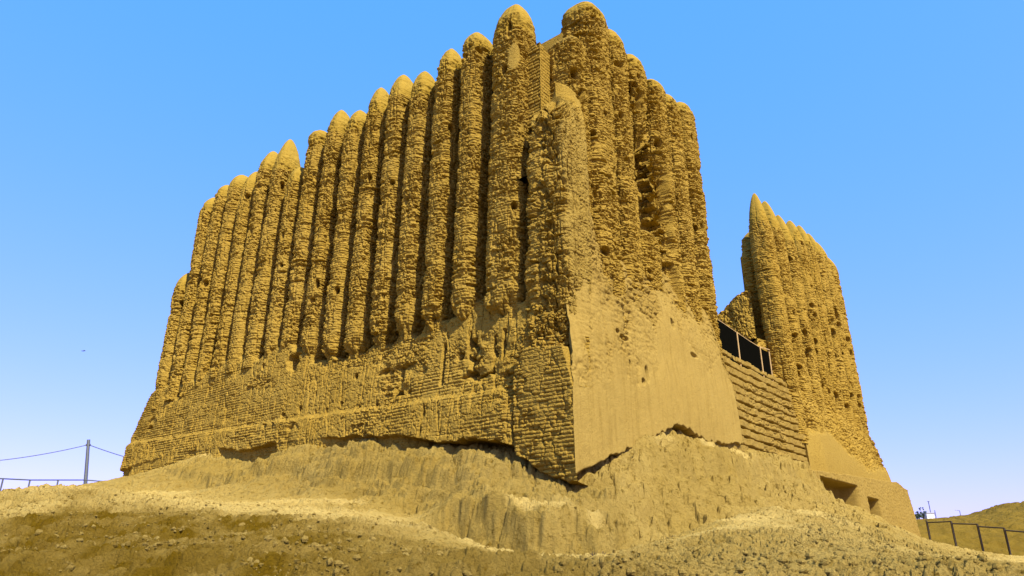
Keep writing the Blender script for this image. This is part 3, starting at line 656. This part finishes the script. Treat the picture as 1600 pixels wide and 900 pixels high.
# --- far wing foot and plinth
def far_foot():
    res = .045
    s = np.arange(19.4, 33.8, res); z = np.arange(3.36, 10.2, res); Sx, Z = np.meshgrid(s, z)
    n = fbm(Sx * .7, Z * .7, 931, 4)
    ptop = np.interp(s, [17.8, 20, 23, 26, 29, 33.8], [6.0, 6.0, 5.7, 5.2, 4.8, 4.8])[None]
    sm = sstep(.3, -.3, Z - ptop + 1.5 * (n - .5))
    d = (adobe(Sx, Z, 933, .9) - .10 * (1 - crumb(Sx, Z, 935, .32, .8))) * (1 - sm) + sm * (.05 * (fbm(Sx * .6, Z * .5, 937, 3) - .5) + .015 * (fbm(Sx * 6, Z * 2, 938, 3) - .5))
    off = -.42 * sstep(21.0, 19.4, Sx) + .25 * sstep(7, 4, Z) - .95 * sstep(6.2, 9.4, Z) + d
    left = np.interp(Z, [3, 4.4, 5.8, 7.4, 8.5, 10.2], [.3, .3, .5, -1.5, -1.2, -.7])
    right = np.interp(Z, [3, 4.4, 6.8, 8.5, 10.2], [.9, .2, -1.2, -1.6, -1.7])
    Sx2 = Sx + left * sstep(21.8, 19.4, Sx) + right * sstep(31.5, 33.8, Sx)
    V = np.stack([Sx2, off, Z], -1)
    V = np.concatenate([np.stack([Sx2[:, :1] + .9, off[:, :1] * 0 - 2.2, Z[:, :1]], -1), V, np.stack([Sx2[:, -1:], off[:, -1:] * 0 - 3, Z[:, -1:]], -1)], 1)
    V = np.concatenate([V, V[-1:] * [1, 0, 1] + [0, -2.2, 0]], 0)
    sp = np.pad(sm, ((0, 1), (1, 1)), mode='edge')
    o = part('wall', W('R', V[..., 0], V[..., 1], V[..., 2]), M_MUD, {'plaster': sp * .7}, False, True)
    o['label'] = 'flared foot of the far wing with a smooth plastered lower edge'
far_foot()
def plinth():
    res = .04
    s = np.arange(17.2, 36.4, res); w = np.linspace(0, 1, 110); Sx, Wz = np.meshgrid(s, w)
    top = (3.52 + .042 * (s - 17.4) + .08 * (fbm(s * .8, s * 0, 941, 3) - .5) - .35 * sstep(33.5, 36.4, s))[None]
    Z = .2 + (top - .2) * Wz
    d = .05 * (fbm(Sx * 1.2, Z * 1.2, 943, 4) - .5) + .05 * (fbm(Sx * 5, Z * .9, 945, 3) - .5) - .04 * (1 - crumb(Sx, Z, 947, .2, .7))
    off = .62 + .10 * (1 - Wz) + d
    def niche(a0, a1, zt, slant):
        a = sstep(a0 - .06, a0 + .06, Sx - slant * (Z - 2.9)) * sstep(a1 + .06, a1 - .06, Sx - slant * (Z - 2.9)) * sstep(zt + .05, zt - .05, Z)
        return a
    off = off - 1.1 * niche(18.3, 24.3, 3.30, 0) - .9 * niche(25.9, 28.2, 2.86, 0)
    Sx2 = Sx + 1.3 * (1 - Wz) * sstep(34.5, 36.4, Sx)
    V = np.stack([Sx2, off, Z], -1)
    V = np.concatenate([np.stack([Sx2[:, :1], off[:, :1] * 0 - 1.5, Z[:, :1]], -1), V, np.stack([Sx2[:, -1:] + .1, off[:, -1:] * 0 - 4, Z[:, -1:]], -1)], 1)
    V = np.concatenate([V, V[-1:] * [1, 0, 1] + [0, -1.2, 0]], 0)
    o = part('plinth', W('R', V[..., 0], V[..., 1], V[..., 2]), M_PLASTER, {'plaster': V[..., 0] * 0 + .2}, False, True)
    o['label'] = 'low plastered plinth with two recessed openings under the far wing'
plinth()

# ------------------------------------------------------------------ barrier in the breach
def barrier():
    base = Vector(W('R', 14., -.62, 7.8))
    t = thing('barrier', 'black panel barrier with thin pale posts on top of the stepped brickwork in the breach', 'barrier', base)
    def q(s, z, off=-.62): return Vector(W('R', s, off, z)) - base
    prof = [(10.9, 9.15), (12.2, 9.12), (13.5, 9.06), (15.0, 9.0), (16.2, 8.98), (17.6, 9.15)]
    m = MB()
    n = Vector(NR) * .02
    for (s0, z0), (s1, z1) in zip(prof, prof[1:]):
        m.box(q(s0, 7.6), q(s1, 7.6) - q(s0, 7.6), n, (0, 0, z0 - 7.62 - .0))
    m.build('panel', M_BLACK, t)  # plain matte black sheets between top rail and brickwork
    m = MB()
    for (s0, z0), (s1, z1) in zip(prof, prof[1:]): m.bar(q(s0, z0), q(s1, z1), .025)
    m.build('top_rail', M_POST, t)
    for s in (13.55, 16.2, 17.35):
        m = MB(); m.bar(q(s, 7.5, -.57), q(s, 9.0, -.57), .03); m.build('post', M_POST, t)
barrier()

# ------------------------------------------------------------------ fences, pole, cables, distant things
def G(x, y): return float(terrain(np.array([[x]]), np.array([[y]]))[0, 0])
def at(px, py, Y): return Vector(ray(px, py) * Y)
def left_railing():
    tops = [at(-40, 747, 41), at(5, 748, 41), at(47, 750, 42.5), at(91, 750, 44), at(133, 750, 45.5), at(171, 753, 46)]
    base = Vector((tops[0].x, tops[0].y, G(tops[0].x, tops[0].y)))
    t = thing('railing', 'thin grey metal railing behind the mound on the left', 'railing', base)
    for p in tops:
        m = MB(); m.bar(Vector((p.x, p.y, p.z - 1.5)) - base, p - base, .045); m.build('post', M_STEEL, t)
    m = MB()
    for a, b in zip(tops, tops[1:]): m.bar(a - base, b - base, .04)
    m.build('rail', M_STEEL, t)
left_railing()
def pole_and_cables():
    top, foot = at(138.5, 687, 58), at(132, 775, 58)
    t = thing('utility_pole', 'slim grey utility pole behind the mound on the left', 'utility pole', foot)
    m = MB(); m.bar((0, 0, 0), top - foot, .15, 10, .12); m.build('shaft', M_STEEL, t)
    m = MB(); m.bar((top - foot) + Vector((-.12, 0, -.42)), (top - foot) + Vector((.22, 0, -.42)), .09); m.build('insulator', M_STEEL, t)
    j = foot + (top - foot) * .91
    def cable(end, sag, label):
        m = MB(); n = 24; pts = [j.lerp(end, i / n) - Vector((0, 0, sag * 4 * (i / n) * (1 - i / n))) for i in range(n + 1)]
        for a, b in zip(pts, pts[1:]): m.bar(a - j, b - j, .035, 5)
        o = m.build('cable', M_STEEL); o.location = j; tag(o, label, 'cable', 'overhead cables')
    cable(at(-260, 716, 50), .9, 'overhead cable running left from the grey utility pole')
    cable(at(330, 740, 64), .35, 'overhead cable running right from the grey utility pole behind the fortress')
pole_and_cables()
def right_fence():
    post = [(1448, 815, 37.0), (1486.5, 816.5, 36.0), (1527.5, 821, 35), (1569.5, 827, 34), (1612, 834, 33), (1656, 841, 32)]
    P = [at(*q) for q in post]; base = Vector((P[0].x, P[0].y, P[0].z - 1.3))
    t = thing('fence', 'brown metal post and rail fence at the foot of the hill on the right', 'fence', base)
    for p in P:
        m = MB(); m.box(p - base + Vector((-.032, -.03, -1.7)), (.064, 0, 0), (0, .08, 0), (0, 0, 1.75)); m.build('post', M_DARKSTEEL, t)
    for i, (a, b) in enumerate(zip(P, P[1:])):
        m = MB(); dz = Vector((0, 0, -.05)); m.bar(a - base + dz, b - base + dz + Vector((0, 0, .10)), .032, 6); m.build('rail', M_DARKSTEEL, t)
right_fence()

def hz_at(px, Y):
    r = ray(px, 812) * Y; return Vector((r[0], r[1], float(hill_z(np.array(r[0]), np.array(r[1])))))
M_WHITE = plain('white_render', (.75, .75, .72), .7); M_GREY = plain('grey_roof', (.32, .34, .36), .7); M_LEAF = plain('dusty_leaf', (.035, .06, .035), .8, 0, 1.5, .5); M_BARK = plain('bark', (.12, .08, .05), .9)
def hut():
    p = at(1456, 813, 260); t = thing('hut', 'small white flat-roofed hut far off behind the fence', 'hut', p)
    u = 260 / 1165
    m = MB(); m.box((-6.3 * u, 0, -.6), (12.6 * u, 0, 0), (0, 3, 0), (0, 0, 10.5 * u + .6)); m.build('wall', M_WHITE, t)
    m = MB(); m.box((-6.8 * u, -.2, 10.5 * u + .003), (13.8 * u, 0, 0), (0, 3.4, 0), (0, 0, 1.3 * u)); m.build('roof', M_GREY, t)
    m = MB(); m.bar((6.9 * u, -.3, -.6), (6.9 * u, -.3, 15 * u), .12, 6); m.build('corner_post', M_STEEL, t)
    p = at(1454.5, 803, 268); t = thing('mast', 'thin mast with a crossbar rising behind the white hut', 'mast', p - Vector((0, 0, 2)))
    m = MB(); m.bar((0, 0, 0), (0, 0, 2 + 20 * u), .14, 6); m.build('pole', M_STEEL, t)
    m = MB(); m.bar((-1.8 * u, 0, 2 + 19.6 * u), (1.8 * u, 0, 2 + 19.6 * u), .12, 6); m.build('crossbar', M_STEEL, t)
    p = at(1503.5, 817, 260); t = thing('street_lamp', 'far thin street lamp standing left of the scrubby hill', 'street lamp', p)
    m = MB(); m.bar((0, 0, -.5), (0, 0, 18.5 * u), .11, 6); m.build('pole', M_STEEL, t)
    m = MB(); m.bar((0, 0, 18.5 * u), (-5 * u, 0, 19 * u), .09, 6); m.build('arm', M_STEEL, t)
    m = MB(); m.box((-6.6 * u, -.2, 18.7 * u), (1.9 * u, 0, 0), (0, .4, 0), (0, 0, .16)); m.build('lamp_head', M_GREY, t)
hut()
def leaf_cloud(rng, clumps, n, size):
    v, f = [], []
    for (c, r) in clumps:
        for _ in range(n):
            d = Vector((rng.gauss(0, 1), rng.gauss(0, 1), rng.gauss(0, 1))).normalized() * (r * rng.random() ** .4)
            p = Vector(c) + Vector((d.x, d.y, d.z * .9)); a = Vector((rng.gauss(0, 1), rng.gauss(0, 1), rng.gauss(0, 1))).normalized(); b = a.orthogonal().normalized()
            s = size * rng.uniform(.6, 1.4); k = len(v)
            v += [p - a * s, p + b * s * .4, p + a * s, p - b * s * .4]; f.append((k, k + 1, k + 2, k + 3))
    return v, f
def tree(px, py, Y, w, h, label, seed):
    rng = random.Random(seed); p = at(px, py, Y); t = thing('tree', label, 'tree', p, 'far trees beside the hut')
    m = MB(); m.bar((0, 0, -.5), (0, 0, h * .6), .16, 7, .07)
    for i in range(5):
        a = rng.uniform(0, 6.28); m.bar((0, 0, h * .35), (math.cos(a) * w * .3, math.sin(a) * w * .3, h * .7), .06, 5, .02)
    m.build('trunk', M_BARK, t)
    cl = [((rng.uniform(-.5, .5) * w, rng.uniform(-.4, .4) * w, h * rng.uniform(.15, .62)), w * rng.uniform(.12, .22)) for _ in range(16)]
    cl += [((rng.uniform(-.3, .3) * w, 0, h * rng.uniform(.7, .98)), w * .07) for _ in range(6)]
    v, f = leaf_cloud(rng, cl, 130, .17)
    me = bpy.data.meshes.new('crown'); me.from_pydata([tuple(q) for q in v], [], f); link('crown', me, M_LEAF, t)
u_ = 260 / 1165
tree(1443.5, 812, 262, 13 * u_, 19 * u_, 'dark green bushy tree beside the white hut', 3)
tree(1434, 812, 256, 9 * u_, 12 * u_, 'lower dark tree at the left edge of the far tree clump by the fortress', 5)

# ------------------------------------------------------------------ birds, dry shrubs, loose clods
M_BIRD = plain('dark_feathers', (.03, .028, .025), .8)
def bird(px, py, Y, yaw, size, flying, label, p=None):
    """one skinned body: tail, trunk, head, beak and two wings"""
    me = bpy.data.meshes.new('bird')
    b = [(-.55, 0, -.02), (-.2, 0, 0), (.15, 0, .05), (.36, 0, .17), (.5, 0, .16)]
    e = [(0, 1), (1, 2), (2, 3), (3, 4)]; r = [.035, .11, .13, .085, .018]
    if flying:
        b += [(.1, .35, .18), (-.02, .75, .12), (.1, -.35, .18), (-.02, -.75, .12)]; e += [(2, 5), (5, 6), (2, 7), (7, 8)]; r += [.06, .02, .06, .02]
    else:
        b += [(.0, .06, -.2), (.02, .06, -.32), (.0, -.06, -.2), (.02, -.06, -.32)]; e += [(1, 5), (5, 6), (1, 7), (7, 8)]; r += [.02, .012, .02, .012]
    me.from_pydata([tuple(Vector(q) * size) for q in b], e, [])
    o = link('bird', me, M_BIRD); sk = me.skin_vertices.new() if hasattr(me.skin_vertices, 'new') else None
    mod = o.modifiers.new('skin', 'SKIN')
    if not me.skin_vertices: 
        dg = bpy.context.evaluated_depsgraph_get()
    for i, q in enumerate(r):
        if me.skin_vertices: me.skin_vertices[0].data[i].radius = (q * size, q * size)
    if me.skin_vertices: me.skin_vertices[0].data[1].use_root = True
    o.modifiers.new('sub', 'SUBSURF').levels = 1; o.modifiers['sub'].render_levels = 1
    o.location = p if p is not None else at(px, py, Y); o.rotation_euler = (0, 0, yaw)
    tag(o, label, 'bird'); return o
bird(130.5, 548.5, 40, .6, .22, True, 'tiny dark bird flying in the open sky left of the fortress')

def twig(px, py, Y, n, h, label, seed):
    rng = random.Random(seed); p = at(px, py, Y); p.z = G(p.x, p.y) - .03
    m = MB()
    for _ in range(n):
        a = rng.uniform(0, 6.28); q = Vector((0, 0, 0)); d = Vector((math.cos(a) * rng.uniform(.2, 1), math.sin(a) * rng.uniform(.2, 1), rng.uniform(.4, 1.2))).normalized()
        for k in range(4):
            q2 = q + d * h / 4; m.bar(q, q2, .008 - .0015 * k, 4); 
            if k > 0:
                s = q + Vector((rng.gauss(0, 1), rng.gauss(0, 1), rng.gauss(.3, 1))).normalized() * h * .25; m.bar(q, s, .005, 3)
            q = q2; d = (d + Vector((rng.gauss(0, .35), rng.gauss(0, .35), rng.gauss(0, .2)))).normalized()
    o = m.build('dry_shrub', plain('dead_twigs', (.07, .045, .02), .9)); o.location = p; tag(o, label, 'shrub')
twig(932, 862, 15.0, 26, .34, 'small dark dead shrub at the lowest dip of the bank below the corner', 11)
twig(1048, 832, 16.8, 12, .26, 'dry twigs at the foot of the furrowed bank on the right', 12)

def clods():
    rng = np.random.default_rng(9); n = 36000
    r = np.exp(rng.uniform(math.log(5.2), math.log(24), n)); a = np.radians(rng.uniform(-40, 42, n))
    x, y = r * np.sin(a), r * np.cos(a)
    keep = (fbm(x * .6, y * .6, 41, 3) > .40) & ((y < 17) | (np.abs(x) > 8)); x, y = x[keep], y[keep]; n = len(x)
    z = terrain(x[None], y[None])[0]
    base = np.array([(math.cos(t) * math.cos(f), math.sin(t) * math.cos(f), math.sin(f)) for f in (-.8, 0, .65, 1.25) for t in np.linspace(0, 2 * math.pi, 7)[:-1]])
    Q = np.array([(i * 6 + j, i * 6 + (j + 1) % 6, (i + 1) * 6 + (j + 1) % 6, (i + 1) * 6 + j) for i in (0, 1, 2) for j in range(6)] + [(18, 19, 20, 21), (18, 21, 22, 23)])
    size = (.008 + .036 * rng.random(n) ** 6)[:, None, None]
    V = base[None] * size * (rng.uniform(.75, 1.25, (n, 24, 1))) * np.stack([rng.uniform(.8, 1.4, n), rng.uniform(.7, 1.2, n), rng.uniform(.6, 1.0, n)], -1)[:, None]
    th = rng.uniform(0, 6.28, n)[:, None]; vx = V[..., 0] * np.cos(th) - V[..., 1] * np.sin(th); vy = V[..., 0] * np.sin(th) + V[..., 1] * np.cos(th)
    V = np.stack([vx + x[:, None], vy + y[:, None], V[..., 2] + z[:, None] + size[..., 0] * .1], -1)
    QQ = (Q[None] + (np.arange(n) * 24)[:, None, None]).reshape(-1, 4)
    at_ = np.repeat(darkmask(x, y) * rng.uniform(0, .7, n), 24)
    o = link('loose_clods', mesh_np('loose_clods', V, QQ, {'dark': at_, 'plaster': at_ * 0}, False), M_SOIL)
    tag(o, 'loose clods of dry earth strewn over the foreground slope', 'rubble', kind='stuff')
clods()
